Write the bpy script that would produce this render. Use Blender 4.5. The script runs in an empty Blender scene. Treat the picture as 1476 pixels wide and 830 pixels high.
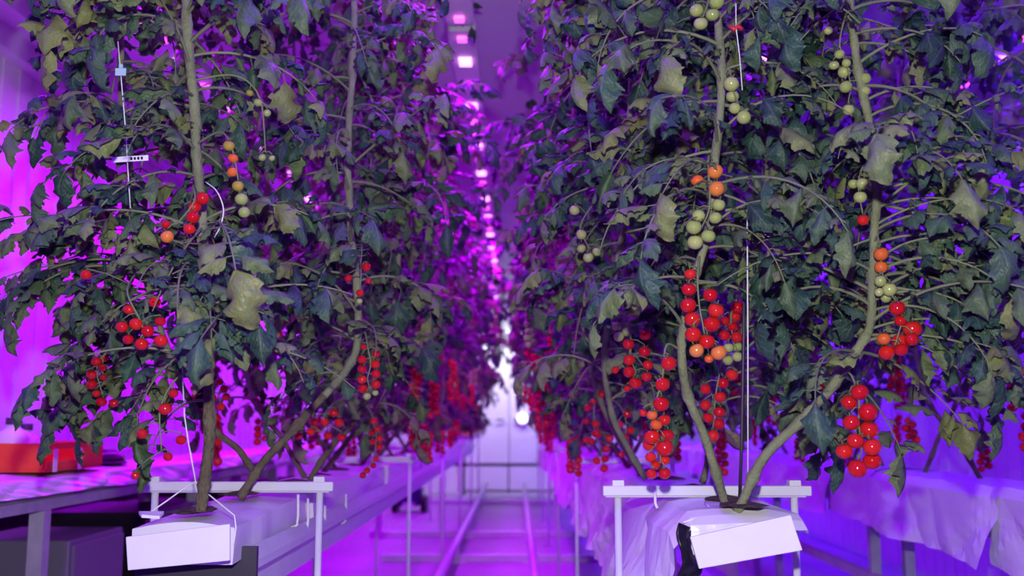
import bpy, bmesh, math, random
from mathutils import Vector, Matrix, Euler, noise

# ------------------------------------------------------------------ camera, world, light, exposure
SC = bpy.context.scene
C = bpy.context.collection
PI = math.pi
F = 1435.0                      # focal length in pixels of the 1476x830 frame
CAM = Vector((0, 0, 0.95))
VPX, VPY = 746, 610
PITCH = math.atan((VPY - 415) / F)
YAW = math.atan((VPX - 738) / F * math.cos(PITCH))
cam_d = bpy.data.cameras.new('camera')
cam_d.sensor_width = 36.0
cam_d.lens = F / 1476 * 36
cam_d.clip_start = 0.05
cam_d.dof.use_dof = True
cam_d.dof.focus_distance = 2.1
cam_d.dof.aperture_fstop = 2.8
cam = bpy.data.objects.new('camera', cam_d)
cam.location = CAM
ROT = Euler((PI / 2 + PITCH, 0, YAW))
cam.rotation_euler = ROT
C.objects.link(cam)
SC.camera = cam
RM = ROT.to_matrix()
RMI = RM.inverted()

w = bpy.data.worlds.new('world')
SC.world = w
w.use_nodes = True
w.node_tree.nodes['Background'].inputs[0].default_value = (0.22, 0.01, 0.6, 1)
w.node_tree.nodes['Background'].inputs[1].default_value = 0.03

SC.view_settings.view_transform = 'Standard'
SC.view_settings.look = 'None'
SC.view_settings.gamma = 1
SC.view_settings.exposure = 0.0
SC.view_settings.use_curve_mapping = False

# the photographer's flash, a hand above the lens
fl = bpy.data.lights.new('camera_flash', 'SPOT')
fl.energy = 158
fl.spot_size = math.radians(100)
fl.spot_blend = 0.6
fl.shadow_soft_size = 0.025
fl.color = (1.0, 0.97, 0.93)
flo = bpy.data.objects.new('camera_flash', fl)
flo.location = (0, 0.0, 1.17)
flo.rotation_euler = (PI / 2 + 0.06, 0, 0)
C.objects.link(flo)

# grow-light colours of the aisles: (x, colour, watts per lamp)
AISLES = [(-1.42, (0.46, 0.0, 1.0), 27), (-0.22, (0.42, 0.0, 1.0), 28), (1.02, (0.15, 0.0, 1.0), 21), (2.02, (0.11, 0.0, 1.0), 20)]
CEIL = 2.72
LX, RX, Y0, Y1 = -2.25, 2.5, -1.6, 14.2


def at(px, py, Y):
    d = RM @ Vector(((px - 738) / F, (415 - py) / F, -1))
    return CAM + d * (Y / d.y)


def proj(p):
    q = RMI @ (p - CAM)
    if q.z > -0.05:
        return None
    return 738 + F * q.x / -q.z, 415 - F * q.y / -q.z, p.y


# ------------------------------------------------------------------ materials
def mat(name, col, rough=0.6, spec=0.5, metal=0.0, bump=0.0, bscale=40, var=0.0, vscale=6, emit=None, estr=0, trans=0.0):
    m = bpy.data.materials.new(name)
    m.use_nodes = True
    nt = m.node_tree
    b = nt.nodes['Principled BSDF']
    b.inputs['Base Color'].default_value = (*col, 1)
    b.inputs['Roughness'].default_value = rough
    b.inputs['Metallic'].default_value = metal
    b.inputs['Specular IOR Level'].default_value = spec
    if trans:
        b.inputs['Transmission Weight'].default_value = trans
    if emit:
        b.inputs['Emission Color'].default_value = (*emit, 1)
        b.inputs['Emission Strength'].default_value = estr
    if var or bump:
        tc = nt.nodes.new('ShaderNodeTexCoord')
    if var:
        n = nt.nodes.new('ShaderNodeTexNoise')
        n.inputs['Scale'].default_value = vscale
        n.inputs['Detail'].default_value = 6
        nt.links.new(tc.outputs['Object'], n.inputs['Vector'])
        r = nt.nodes.new('ShaderNodeValToRGB')
        r.color_ramp.elements[0].position = 0.3
        r.color_ramp.elements[1].position = 0.7
        r.color_ramp.elements[0].color = (*[max(0, c * (1 - var)) for c in col], 1)
        r.color_ramp.elements[1].color = (*[min(1, c * (1 + var * 0.5)) for c in col], 1)
        nt.links.new(n.outputs['Fac'], r.inputs['Fac'])
        nt.links.new(r.outputs['Color'], b.inputs['Base Color'])
    if bump:
        n2 = nt.nodes.new('ShaderNodeTexNoise')
        n2.inputs['Scale'].default_value = bscale
        n2.inputs['Detail'].default_value = 5
        nt.links.new(tc.outputs['Object'], n2.inputs['Vector'])
        bp = nt.nodes.new('ShaderNodeBump')
        bp.inputs['Strength'].default_value = bump
        bp.inputs['Distance'].default_value = 0.02
        nt.links.new(n2.outputs['Fac'], bp.inputs['Height'])
        nt.links.new(bp.outputs['Normal'], b.inputs['Normal'])
    return m


def leaf_mat(name, stops, transl=0.18):
    """leaf blade: colour picked per leaf, paler veins along the blade's own UV, some light through the blade"""
    m = bpy.data.materials.new(name)
    m.use_nodes = True
    nt = m.node_tree
    N, L = nt.nodes, nt.links
    b = N['Principled BSDF']
    out = N['Material Output']
    oi = N.new('ShaderNodeObjectInfo')
    r = N.new('ShaderNodeValToRGB')
    while len(r.color_ramp.elements) < len(stops):
        r.color_ramp.elements.new(0.5)
    for e, (p, c) in zip(r.color_ramp.elements, stops):
        e.position = p
        e.color = (*c, 1)
    uv = N.new('ShaderNodeUVMap')
    sp = N.new('ShaderNodeSeparateXYZ')
    L.new(uv.outputs['UV'], sp.inputs[0])
    ns = N.new('ShaderNodeTexNoise')
    ns.inputs['Scale'].default_value = 5
    ns.inputs['Detail'].default_value = 4
    L.new(uv.outputs['UV'], ns.inputs['Vector'])
    ad = N.new('ShaderNodeMath'); ad.operation = 'MULTIPLY_ADD'
    ad.inputs[1].default_value = 0.5
    ad.inputs[2].default_value = -0.25
    L.new(ns.outputs['Fac'], ad.inputs[0])
    a2 = N.new('ShaderNodeMath'); a2.operation = 'ADD'; a2.use_clamp = True
    L.new(oi.outputs['Random'], a2.inputs[0]); L.new(ad.outputs[0], a2.inputs[1])
    L.new(a2.outputs[0], r.inputs['Fac'])
    # |u - .5|
    s1 = N.new('ShaderNodeMath'); s1.operation = 'SUBTRACT'; s1.inputs[1].default_value = 0.5
    L.new(sp.outputs['X'], s1.inputs[0])
    ab = N.new('ShaderNodeMath'); ab.operation = 'ABSOLUTE'
    L.new(s1.outputs[0], ab.inputs[0])
    mid = N.new('ShaderNodeMath'); mid.operation = 'LESS_THAN'; mid.inputs[1].default_value = 0.035
    L.new(ab.outputs[0], mid.inputs[0])
    v1 = N.new('ShaderNodeMath'); v1.operation = 'MULTIPLY_ADD'; v1.inputs[1].default_value = -0.55
    L.new(ab.outputs[0], v1.inputs[0]); L.new(sp.outputs['Y'], v1.inputs[2])
    v2 = N.new('ShaderNodeMath'); v2.operation = 'MULTIPLY'; v2.inputs[1].default_value = 7
    L.new(v1.outputs[0], v2.inputs[0])
    v3 = N.new('ShaderNodeMath'); v3.operation = 'FRACT'
    L.new(v2.outputs[0], v3.inputs[0])
    v4 = N.new('ShaderNodeMath'); v4.operation = 'LESS_THAN'; v4.inputs[1].default_value = 0.13
    L.new(v3.outputs[0], v4.inputs[0])
    mx = N.new('ShaderNodeMath'); mx.operation = 'MAXIMUM'
    L.new(mid.outputs[0], mx.inputs[0]); L.new(v4.outputs[0], mx.inputs[1])
    sc = N.new('ShaderNodeMath'); sc.operation = 'MULTIPLY'; sc.inputs[1].default_value = 0.3
    L.new(mx.outputs[0], sc.inputs[0])
    mix = N.new('ShaderNodeMix'); mix.data_type = 'RGBA'
    L.new(sc.outputs[0], mix.inputs[0]); L.new(r.outputs['Color'], mix.inputs[6])
    mix.inputs[7].default_value = (0.22, 0.27, 0.17, 1)
    L.new(mix.outputs[2], b.inputs['Base Color'])
    b.inputs['Roughness'].default_value = 0.42
    b.inputs['Specular IOR Level'].default_value = 0.5
    bp = N.new('ShaderNodeBump')
    bp.inputs['Strength'].default_value = 0.5
    bp.inputs['Distance'].default_value = 0.004
    bp.invert = True
    n3 = N.new('ShaderNodeTexNoise')
    n3.inputs['Scale'].default_value = 14
    n3.inputs['Detail'].default_value = 3
    L.new(uv.outputs['UV'], n3.inputs['Vector'])
    m3 = N.new('ShaderNodeMath'); m3.operation = 'MULTIPLY_ADD'; m3.inputs[1].default_value = -1.6
    L.new(n3.outputs['Fac'], m3.inputs[0]); L.new(mx.outputs[0], m3.inputs[2])
    L.new(m3.outputs[0], bp.inputs['Height']); L.new(bp.outputs['Normal'], b.inputs['Normal'])
    t = N.new('ShaderNodeBsdfTranslucent')
    L.new(mix.outputs[2], t.inputs['Color'])
    ms = N.new('ShaderNodeMixShader')
    ms.inputs[0].default_value = transl
    L.new(b.outputs[0], ms.inputs[1]); L.new(t.outputs[0], ms.inputs[2])
    L.new(ms.outputs[0], out.inputs['Surface'])
    return m


def tomato_mat(name, c0, c1):
    m = bpy.data.materials.new(name)
    m.use_nodes = True
    nt = m.node_tree
    b = nt.nodes['Principled BSDF']
    oi = nt.nodes.new('ShaderNodeObjectInfo')
    r = nt.nodes.new('ShaderNodeValToRGB')
    r.color_ramp.elements[0].color = (*c0, 1)
    r.color_ramp.elements[1].color = (*c1, 1)
    nt.links.new(oi.outputs['Random'], r.inputs['Fac'])
    nt.links.new(r.outputs['Color'], b.inputs['Base Color'])
    b.inputs['Roughness'].default_value = 0.09
    b.inputs['Specular IOR Level'].default_value = 0.55
    b.inputs['Subsurface Weight'].default_value = 0.0
    return m


M = {
    'leaf': leaf_mat('leaf_green', [(0.0, (0.018, 0.055, 0.040)), (0.3, (0.034, 0.095, 0.066)), (0.55, (0.080, 0.140, 0.058)), (0.8, (0.150, 0.205, 0.080)), (1.0, (0.21, 0.235, 0.075))]),
    'leaf_dry': leaf_mat('leaf_withered', [(0.0, (0.12, 0.13, 0.075)), (0.4, (0.19, 0.19, 0.11)), (0.7, (0.24, 0.20, 0.13)), (1.0, (0.15, 0.09, 0.06))], 0.1),
    'stem': mat('stem_green', (0.22, 0.25, 0.13), 0.6, 0.3, bump=0.4, bscale=120, var=0.3, vscale=18),
    'stem_old': mat('stem_woody', (0.15, 0.13, 0.075), 0.75, 0.2, bump=0.7, bscale=90, var=0.4, vscale=20),
    'rachis': mat('leaf_stalk', (0.19, 0.22, 0.12), 0.6, 0.3, var=0.2, vscale=20),
    'red': tomato_mat('tomato_ripe', (0.50, 0.006, 0.010), (0.66, 0.022, 0.012)),
    'orange': tomato_mat('tomato_turning', (0.70, 0.10, 0.02), (0.70, 0.24, 0.05)),
    'green': tomato_mat('tomato_unripe', (0.30, 0.38, 0.11), (0.42, 0.46, 0.17)),
    'olive': tomato_mat('tomato_olive', (0.30, 0.28, 0.04), (0.40, 0.30, 0.04)),
    'calyx': mat('calyx_green', (0.13, 0.18, 0.07), 0.6, 0.3),
    'white_wall': mat('wall_panel_paint', (0.72, 0.72, 0.74), 0.45, 0.4, bump=0.05, bscale=8, var=0.06, vscale=2),
    'white_metal': mat('white_painted_steel', (0.70, 0.71, 0.74), 0.4, 0.5, var=0.06, vscale=12),
    'grey_metal': mat('galvanised_steel', (0.42, 0.43, 0.46), 0.45, 0.5, var=0.2, vscale=14),
    'film': mat('white_plastic_film', (0.76, 0.75, 0.80), 0.32, 0.5, bump=0.25, bscale=9, var=0.05),
    'board': mat('white_board', (0.82, 0.80, 0.82), 0.7, 0.2, var=0.03, vscale=20),
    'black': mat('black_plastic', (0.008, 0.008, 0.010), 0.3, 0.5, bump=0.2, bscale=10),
    'blue_plastic': mat('dark_blue_plastic', (0.02, 0.02, 0.10), 0.4, 0.5),
    'orange_plastic': mat('orange_plastic', (0.80, 0.10, 0.015), 0.45, 0.4, var=0.1, vscale=5),
    'jug': mat('milky_plastic', (0.74, 0.72, 0.76), 0.35, 0.5),
    'floor': mat('smooth_floor', (0.42, 0.41, 0.44), 0.5, 0.25, var=0.18, vscale=1.4, bump=0.03, bscale=5),
    'pipe': mat('rail_pipe_paint', (0.60, 0.60, 0.63), 0.32, 0.5, var=0.12, vscale=9),
    'dark_metal': mat('dark_steel', (0.035, 0.03, 0.05), 0.5, 0.5),
    'twine': mat('white_twine', (0.80, 0.80, 0.80), 0.7, 0.2),
    'medium': mat('growing_medium', (0.13, 0.10, 0.075), 0.95, 0.1, bump=1.0, bscale=70, var=0.5, vscale=50),
    'lens': mat('lamp_lens', (0.9, 0.8, 0.9), 0.3, 0.5, emit=(1.0, 0.32, 1.0), estr=2.8),
    'lens_pink': mat('lamp_lens_pink', (0.9, 0.6, 0.8), 0.3, 0.5, emit=(1.0, 0.08, 0.75), estr=2.2),
    'lens_white': mat('white_lamp_lens', (0.9, 0.9, 0.9), 0.3, 0.5, emit=(1.0, 0.97, 1.0), estr=2),
    'tag_blue': mat('pale_blue_plastic', (0.42, 0.60, 0.72), 0.5, 0.4),
    'ink': mat('black_ink', (0.02, 0.02, 0.03), 0.7, 0.2),
    'clip_red': mat('red_clip_plastic', (0.6, 0.02, 0.06), 0.4, 0.5),
    'cabinet': mat('grey_painted_cabinet', (0.14, 0.14, 0.16), 0.5, 0.4),
    'panel_line': mat('panel_joint', (0.35, 0.35, 0.38), 0.7, 0.2),
}


# ------------------------------------------------------------------ helpers
def link(o, parent=None):
    C.objects.link(o)
    if parent is not None:
        o.parent = parent
    return o


def mesh(name, v, f, m, smooth=False, uvs=None):
    me = bpy.data.meshes.new(name)
    me.from_pydata([tuple(p) for p in v], [], f)
    for mm in (m if isinstance(m, list) else [m]):
        me.materials.append(mm)
    if smooth:
        me.polygons.foreach_set('use_smooth', [True] * len(me.polygons))
    if uvs:
        ul = me.uv_layers.new(name='UVMap')
        vi = [0] * len(me.loops)
        me.loops.foreach_get('vertex_index', vi)
        flat = []
        for i in vi:
            flat += uvs[i]
        ul.data.foreach_set('uv', flat)
    me.update()
    return me


def ob(name, me, parent=None, loc=None):
    o = bpy.data.objects.new(name, me)
    if loc is not None:
        o.location = loc
    return link(o, parent)


def tag(o, label=None, cat=None, group=None, kind=None):
    if label: o['label'] = label
    if cat: o['category'] = cat
    if group: o['group'] = group
    if kind: o['kind'] = kind
    return o


def thing(name, label, cat, loc=(0, 0, 0), group=None):
    o = bpy.data.objects.new(name, None)
    o.empty_display_size = 0.05
    o.location = loc
    link(o)
    return tag(o, label, cat, group)


class MB:
    """collects boxes and tubes into one mesh"""
    def __init__(s):
        s.v, s.f, s.sm = [], [], False

    def box(s, x0, x1, y0, y1, z0, z1):
        n = len(s.v)
        s.v += [(x, y, z) for z in (z0, z1) for y in (y0, y1) for x in (x0, x1)]
        s.f += [tuple(n + i for i in q) for q in ((0, 2, 3, 1), (4, 5, 7, 6), (0, 1, 5, 4), (2, 6, 7, 3), (0, 4, 6, 2), (1, 3, 7, 5))]
        return s

    def tube(s, pts, r, k=8, cap=True):
        pts = [Vector(p) for p in pts]
        rs = r if isinstance(r, (list, tuple)) else [r] * len(pts)
        n = len(s.v)
        up = Vector((0.13, 0.97, 0.2)).normalized()
        for i, p in enumerate(pts):
            t = (pts[min(i + 1, len(pts) - 1)] - pts[max(i - 1, 0)])
            t = t.normalized() if t.length > 1e-9 else Vector((0, 0, 1))
            a = t.cross(up)
            if a.length < 0.1:
                a = t.cross(Vector((1, 0, 0)))
            a.normalize()
            b = t.cross(a)
            up = b * -1 if b.dot(up) < 0 else b
            for j in range(k):
                c = 2 * PI * j / k
                s.v.append(p + a * (rs[i] * math.cos(c)) + up * (rs[i] * math.sin(c)))
        for i in range(len(pts) - 1):
            for j in range(k):
                s.f.append((n + i * k + j, n + i * k + (j + 1) % k, n + (i + 1) * k + (j + 1) % k, n + (i + 1) * k + j))
        if cap:
            s.f.append(tuple(n + j for j in reversed(range(k))))
            s.f.append(tuple(n + (len(pts) - 1) * k + j for j in range(k)))
        return s

    def lathe(s, prof, c=(0, 0, 0), k=16):
        n = len(s.v)
        for (r, z) in prof:
            for j in range(k):
                a = 2 * PI * j / k
                s.v.append((c[0] + r * math.cos(a), c[1] + r * math.sin(a), c[2] + z))
        for i in range(len(prof) - 1):
            for j in range(k):
                s.f.append((n + i * k + j, n + i * k + (j + 1) % k, n + (i + 1) * k + (j + 1) % k, n + (i + 1) * k + j))
        return s

    def me(s, name, m, smooth=False):
        return mesh(name, s.v, s.f, m, smooth)

    def build(s, name, m, parent=None, smooth=False, loc=None):
        return ob(name, s.me(name, m, smooth), parent, loc)


def bevel(o, wd=0.004, seg=2):
    b = o.modifiers.new('bevel', 'BEVEL')
    b.width = wd
    b.segments = seg
    b.limit_method = 'ANGLE'
    return o


def struct(o):
    o['kind'] = 'structure'
    return o


def catmull(pts, n=6):
    pts = [Vector(p) for p in pts]
    if len(pts) < 3:
        return pts
    P = [pts[0] * 2 - pts[1]] + pts + [pts[-1] * 2 - pts[-2]]
    out = []
    for i in range(1, len(P) - 2):
        for j in range(n):
            t = j / n
            a, b, c, d = P[i - 1], P[i], P[i + 1], P[i + 2]
            out.append(0.5 * ((2 * b) + (c - a) * t + (2 * a - 5 * b + 4 * c - d) * t * t + (3 * b - a - 3 * c + d) * t ** 3))
    out.append(pts[-1])
    return out


# ------------------------------------------------------------------ the room
floor = struct(MB().box(LX, RX, Y0, Y1, -0.1, 0).build('floor', M['floor']))
ceiling = struct(MB().box(LX, RX, Y0, Y1, CEIL, CEIL + 0.1).build('ceiling', M['white_wall']))


def panel_wall(name, x, inward):
    wall = struct(MB().box(x, x - inward * 0.1, Y0, Y1, 0, CEIL).build(name, M['panel_line']))
    pw = 0.56
    me = MB().box(-0.012, 0.012, 0.004, pw - 0.004, 0.003, CEIL - 0.003)
    for k in range(1, 4):      # pressed ribs
        me.box(-0.018, 0.018, pw * k / 4 - 0.012, pw * k / 4 + 0.012, 0.004, CEIL - 0.004)
    me = me.me('wall_panel', M['white_wall'])
    y = Y0
    while y < Y1 - pw + 0.01:
        ob('wall_panel', me, wall, (x + inward * 0.012, y, 0))
        y += pw
    return wall


panel_wall('wall_left', LX, 1)
panel_wall('wall_right', RX, -1)
wall_back = struct(MB().box(LX, RX, Y1, Y1 + 0.1, 0, CEIL).build('wall_back', M['panel_line']))
pme = MB().box(0.003, 0.472, -0.02, 0, 0.003, CEIL - 0.003).me('wall_panel', M['white_wall'])
for i in range(10):
    x = LX + i * 0.475
    if not -0.95 < x + 0.24 < 0.5:
        ob('wall_panel', pme, wall_back, (x, Y1, 0))
# cornice along the top of the left wall
struct(MB().box(LX + 0.026, LX + 0.20, Y0, Y1, CEIL - 0.10, CEIL).box(LX + 0.026, LX + 0.09, Y0, Y1, CEIL - 0.20, CEIL - 0.10).build('trim_1', M['white_metal']))
# double door in the end wall
door = bpy.data.objects.new('door_1', None)
struct(link(door))
door.location = (-0.12, Y1, 0)
for s in (-1, 1):
    lf = bevel(MB().box(min(0.006 * s, 0.62 * s), max(0.006 * s, 0.62 * s), -0.045, 0, 0.03, 2.2).build('door_leaf', M['white_wall'], door), 0.004)
    MB().tube([(0.08 * s, -0.045, 1.0), (0.08 * s, -0.09, 1.0), (0.18 * s, -0.09, 1.0)], 0.011).build('handle', M['dark_metal'], lf, True)
fr = MB().box(-0.70, -0.63, -0.06, 0, 0, 2.28).box(0.63, 0.70, -0.06, 0, 0, 2.28).box(-0.63, 0.63, -0.06, 0, 2.21, 2.28)
fr.build('door_frame', M['white_metal'], door)

# ------------------------------------------------------------------ grow lights hung under the ceiling
def lamp_proto():
    r = bpy.data.objects.new('grow_light', None)
    r.empty_display_size = 0.05
    h = MB().box(-0.055, 0.055, -0.62, 0.62, 0.012, 0.05).box(-0.035, 0.035, -0.62, 0.62, 0.05, 0.085)
    hs = h.me('housing', M['white_metal'])
    ls = MB().box(-0.026, 0.026, -0.04, 0.04, 0.0, 0.014).me('lens', M['lens'])
    lp = MB().box(-0.018, 0.018, -0.02, 0.02, 0.0, 0.014).me('red_lens', M['lens_pink'])
    wr = MB().tube([(0, 0, 0.085), (0, 0, CEIL - 2.46)], 0.003, 5).me('hanger', M['twine'])
    return hs, ls, lp, wr


HS, LS, LP, WR = lamp_proto()
WHERE = ['over the walkway beside the bench with the orange crate', 'over the pipe rail aisle', 'over the gap behind the wrapped gutter', 'beside the ribbed wall behind the second wrapped gutter']
for ai, (ax, col, watt) in enumerate(AISLES):
    for k in range(-1, 9):
        y = 1.75 + k * 1.3
        if ai == 1 and k >= 7:
            continue
        r = thing('grow_light', 'white linear grow light glowing magenta ' + WHERE[ai], 'lamp', (ax, y, 2.46), 'ceiling grow lights ' + WHERE[ai])
        ob('housing', HS, r)
        for j in range(2):
            ob('lens', LS, r, (0, -0.3 + 0.6 * j, 0))
        for j in range(3):
            ob('red_lens', LP, r, (0, -0.55 + 0.55 * j, 0))
        for s in (-0.5, 0.5):
            ob('hanger', WR, r, (0, s, 0))
        ld = bpy.data.lights.new('grow_light_beam', 'AREA')
        ld.shape = 'RECTANGLE'
        ld.size, ld.size_y = 0.10, 1.2
        ld.color = col
        ld.energy = watt
        if k <= 0:                      # the end lamps run bluer
            ld.color = (0.17, 0.0, 1.0)
            ld.energy = watt * (0.65 if k == 0 else 0.25)
        if k >= 3 and ai == 1:
            ld.color = (0.52, 0.0, 1.0)
            ld.energy = watt * 1.5
        lo = bpy.data.objects.new('grow_light_beam', ld)
        lo.location = (0, 0, -0.012)
        link(lo, r)
# white lamps of the end bay
for i, x in enumerate((-0.75, 0.5)):
    r = thing('bay_lamp', 'white tube lamp across the ceiling before the end door', 'lamp', (x, 13.2, CEIL - 0.12), 'white tube lamps before the end door')
    MB().box(-0.5, 0.5, -0.06, 0.06, 0.03, 0.12).build('housing', M['white_metal'], r)
    MB().box(-0.48, 0.48, -0.04, 0.04, 0.0, 0.03).build('diffuser', M['lens_white'], r)
    ld = bpy.data.lights.new('bay_lamp_beam', 'AREA')
    ld.shape = 'RECTANGLE'
    ld.size, ld.size_y = 0.96, 0.08
    ld.energy = 22
    ld.spread = math.radians(110)
    ld.color = (0.93, 0.93, 1.0)
    lo = bpy.data.objects.new('bay_lamp_beam', ld)
    lo.location = (0, 0, -0.01)
    lo.rotation_euler = (math.radians(52), 0, 0)
    link(lo, r)
p = at(753, 603, Y1 - 0.06)
r = thing('round_wall_lamp', 'small round white lamp glowing on the end door', 'lamp', p)
MB().lathe([(0.0, -0.02), (0.085, -0.02), (0.09, 0.0), (0.09, 0.02), (0.0, 0.02)], k=20).build('base', M['white_metal'], r, True)
MB().lathe([(0.075, 0.0), (0.07, 0.025), (0.045, 0.045), (0.0, 0.052)], (0, 0, 0.02), 20).build('diffuser', M['lens_white'], r, True)
r.rotation_euler = (PI / 2, 0, 0)

# ------------------------------------------------------------------ pipe rails and floor crossbars
for x in (-0.41, 0.09):
    side = 'beside the gutter of white grow slabs' if x < -0.2 else 'beside the film-wrapped gutter'
    r = thing('pipe_rail', 'long painted pipe rail running down the aisle ' + side, 'rail', (x, 0, 0))
    MB().tube([(0, 0.6, 0.165), (0, 13.2, 0.165)], 0.026, 12).build('pipe', M['pipe'], r, True)
    k = 1.2
    while k < 13:
        sp = MB().box(-0.05, 0.05, k - 0.03, k + 0.03, 0, 0.008).box(-0.012, 0.012, k - 0.02, k + 0.02, 0.008, 0.142)
        sp.build('support', M['pipe'], r)
        k += 1.45
for (y, x0, x1, lab) in ((7.1, -0.95, 0.55, 'flat white floor crossbar under the rails, the one without uprights'), (8.6, -1.25, 0.55, 'flat white floor crossbar carrying upright posts under the rails'), (12.0, -1.1, 0.5, 'flat white floor crossbar under the rails next to the blue cart')):
    r = thing('floor_crossbar', lab, 'bar', (0, y, 0))
    bevel(MB().box(x0, x1, -0.04, 0.04, 0, 0.05).build('bar', M['pipe'], r))
    if y == 8.6:
        for x in (-1.17, -0.64, 0.33):
            MB().box(x - 0.022, x + 0.022, -0.02, 0.02, 0.05, 0.5).build('post', M['pipe'], r)
# header pipe across the end bay
r = thing('header_pipe', 'dark horizontal pipe crossing low before the end door', 'pipe', (0, 13.55, 0))
MB().tube([(-1.3, 0, 0.40), (0.6, 0, 0.40)], 0.022, 10).build('pipe', M['dark_metal'], r, True)
for x in (-0.72, 0.42):
    MB().tube([(x, 0, 0), (x, 0, 0.72 if x < 0 else 0.40)], 0.018, 8).build('riser', M['dark_metal'], r, True)
MB().tube([(-0.12, 0, 0.03), (-0.12, 0, 0.38)], 0.01, 8).build('stay', M['dark_metal'], r, True)

# dark wheeled cart under the slab gutter
cp = at(591, 724, 11.0); cp.z = 0
r = thing('wheeled_cart', 'small dark blue cart with black wheels on the aisle floor', 'cart', cp)
bevel(MB().box(-0.13, 0.13, -0.15, 0.2, 0.07, 0.27).build('body', M['blue_plastic'], r), 0.03, 3)
bevel(MB().box(-0.10, 0.10, -0.12, 0.15, 0.27, 0.33).build('lid', M['blue_plastic'], r), 0.02, 3)
wm = MB().tube([(-0.025, 0, 0), (0.025, 0, 0)], 0.085, 18).me('wheel', M['black'], True)
for x in (-0.155, 0.155):
    for y in (-0.1, 0.15):
        ob('wheel', wm, r, (x, y, 0.085))
MB().box(-0.06, 0.06, -0.155, -0.15, 0.08, 0.11).build('front_plate', M['jug'], r)

# ------------------------------------------------------------------ stands carrying the gutters
def stand(x, y, label, group=None, halfw=0.20, top=0.80):
    r = thing('gutter_stand', label, 'stand', (x, y, 0), group)
    cb = MB().box(-halfw - 0.035, halfw + 0.035, -0.012, 0.0, top - 0.012, top + 0.010).box(-halfw - 0.025, halfw + 0.025, 0.0, 0.016, top + 0.002, top + 0.010)
    cb.box(-halfw - 0.03, halfw + 0.025, -0.004, 0.016, top - 0.016, top - 0.011)
    bevel(cb.build('crossbar', M['white_metal'], r), 0.0015, 1)
    for s in (-1, 1):
        lg = MB().tube([(s * halfw, 0.008, 0.006), (s * halfw, 0.008, top + 0.006)], 0.0085, 10).build('leg', M['white_metal'], r, True)
        MB().box(s * halfw - 0.013, s * halfw + 0.013, -0.006, 0.020, top + 0.010, top + 0.022).build('cap', M['white_metal'], r)
        MB().box(s * halfw - 0.04, s * halfw + 0.04, -0.03, 0.046, 0, 0.006).build('foot', M['grey_metal'], r)
    return r


XL, XR, XR2, XL2 = -0.66, 0.445, 1.55, -1.72
stand(-0.68, 2.45, 'white steel gutter stand straddling the first white grow slab')
stand(0.428, 2.30, 'white steel gutter stand straddling the tilted white board end of the film gutter')
for i in range(5):
    stand(XL, 4.3 + 1.9 * i, 'white steel gutter stand further along the grow slab row', 'stands further along the grow slab row', top=0.80)
    stand(XR, 4.2 + 1.9 * i, 'white steel gutter stand further along the film-wrapped row beside the rails', 'stands further along the film-wrapped row', top=0.80)

# ------------------------------------------------------------------ left row: painted gutter with white grow slabs
TOP = 0.775
r = thing('gutter', 'long white painted steel gutter carrying the row of white grow slabs', 'gutter', (XL, 0, 0))
prof = [(-0.115, 0.70), (-0.12, 0.66), (-0.10, 0.64), (-0.10, 0.615), (0.10, 0.615), (0.10, 0.64), (0.125, 0.655), (0.125, 0.672), (0.115, 0.70), (0.11, 0.70), (0.105, 0.685), (-0.105, 0.685), (-0.11, 0.70)]
def extrude(prof, y0, y1, name, m, parent):
    n = len(prof)
    v = [(x, y0, z) for x, z in prof] + [(x, y1, z) for x, z in prof]
    f = [(i, (i + 1) % n, n + (i + 1) % n, n + i) for i in range(n)]
    f += [tuple(reversed(range(n))), tuple(range(n, 2 * n))]
    return ob(name, mesh(name, v, f, m), parent)
extrude(prof, 2.10, 12.9, 'trough', M['white_metal'], r)
MB().box(-0.122, 0.127, 2.085, 2.10, 0.60, 0.70).build('end_shade_plate', M['dark_metal'], r)  # dark plate added so the flash-lit gutter end looks shadowed
MB().box(0.075, 0.10, 2.1, 12.9, 0.585, 0.615).build('lower_rail', M['white_metal'], r)
MB().box(-0.10, -0.075, 2.1, 12.9, 0.585, 0.615).build('lower_rail', M['white_metal'], r)


def slab_mesh(L, seed, W=0.10, H=0.085):
    nx, ny = 12, 20
    v, f = [], []
    rnd = random.Random(seed)
    off = rnd.random() * 50
    ring = []
    for i in range(5): ring.append((-W - 0.002, H * i / 4))
    for i in range(1, nx): ring.append((-W + 2 * W * i / nx, H + 0.012 * math.sin(PI * i / nx)))
    for i in range(5): ring.append((W + 0.002, H * (4 - i) / 4))
    n = len(ring)
    for j in range(ny + 1):
        y = L * j / ny
        for k, (x, z) in enumerate(ring):
            q = Vector((x * 9 + off, y * 7, z * 9))
            d = noise.noise(q) * 0.007
            v.append((x + (d if abs(x) > W else 0), y, z + (d if z > 0.01 else 0)))
    for j in range(ny):
        for k in range(n - 1):
            f.append((j * n + k, j * n + k + 1, (j + 1) * n + k + 1, (j + 1) * n + k))
    f.append(tuple(range(n)))
    f.append(tuple(reversed(range(ny * n, ny * n + n))))
    return mesh('grow_slab', v, f, M['film'], False)


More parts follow.
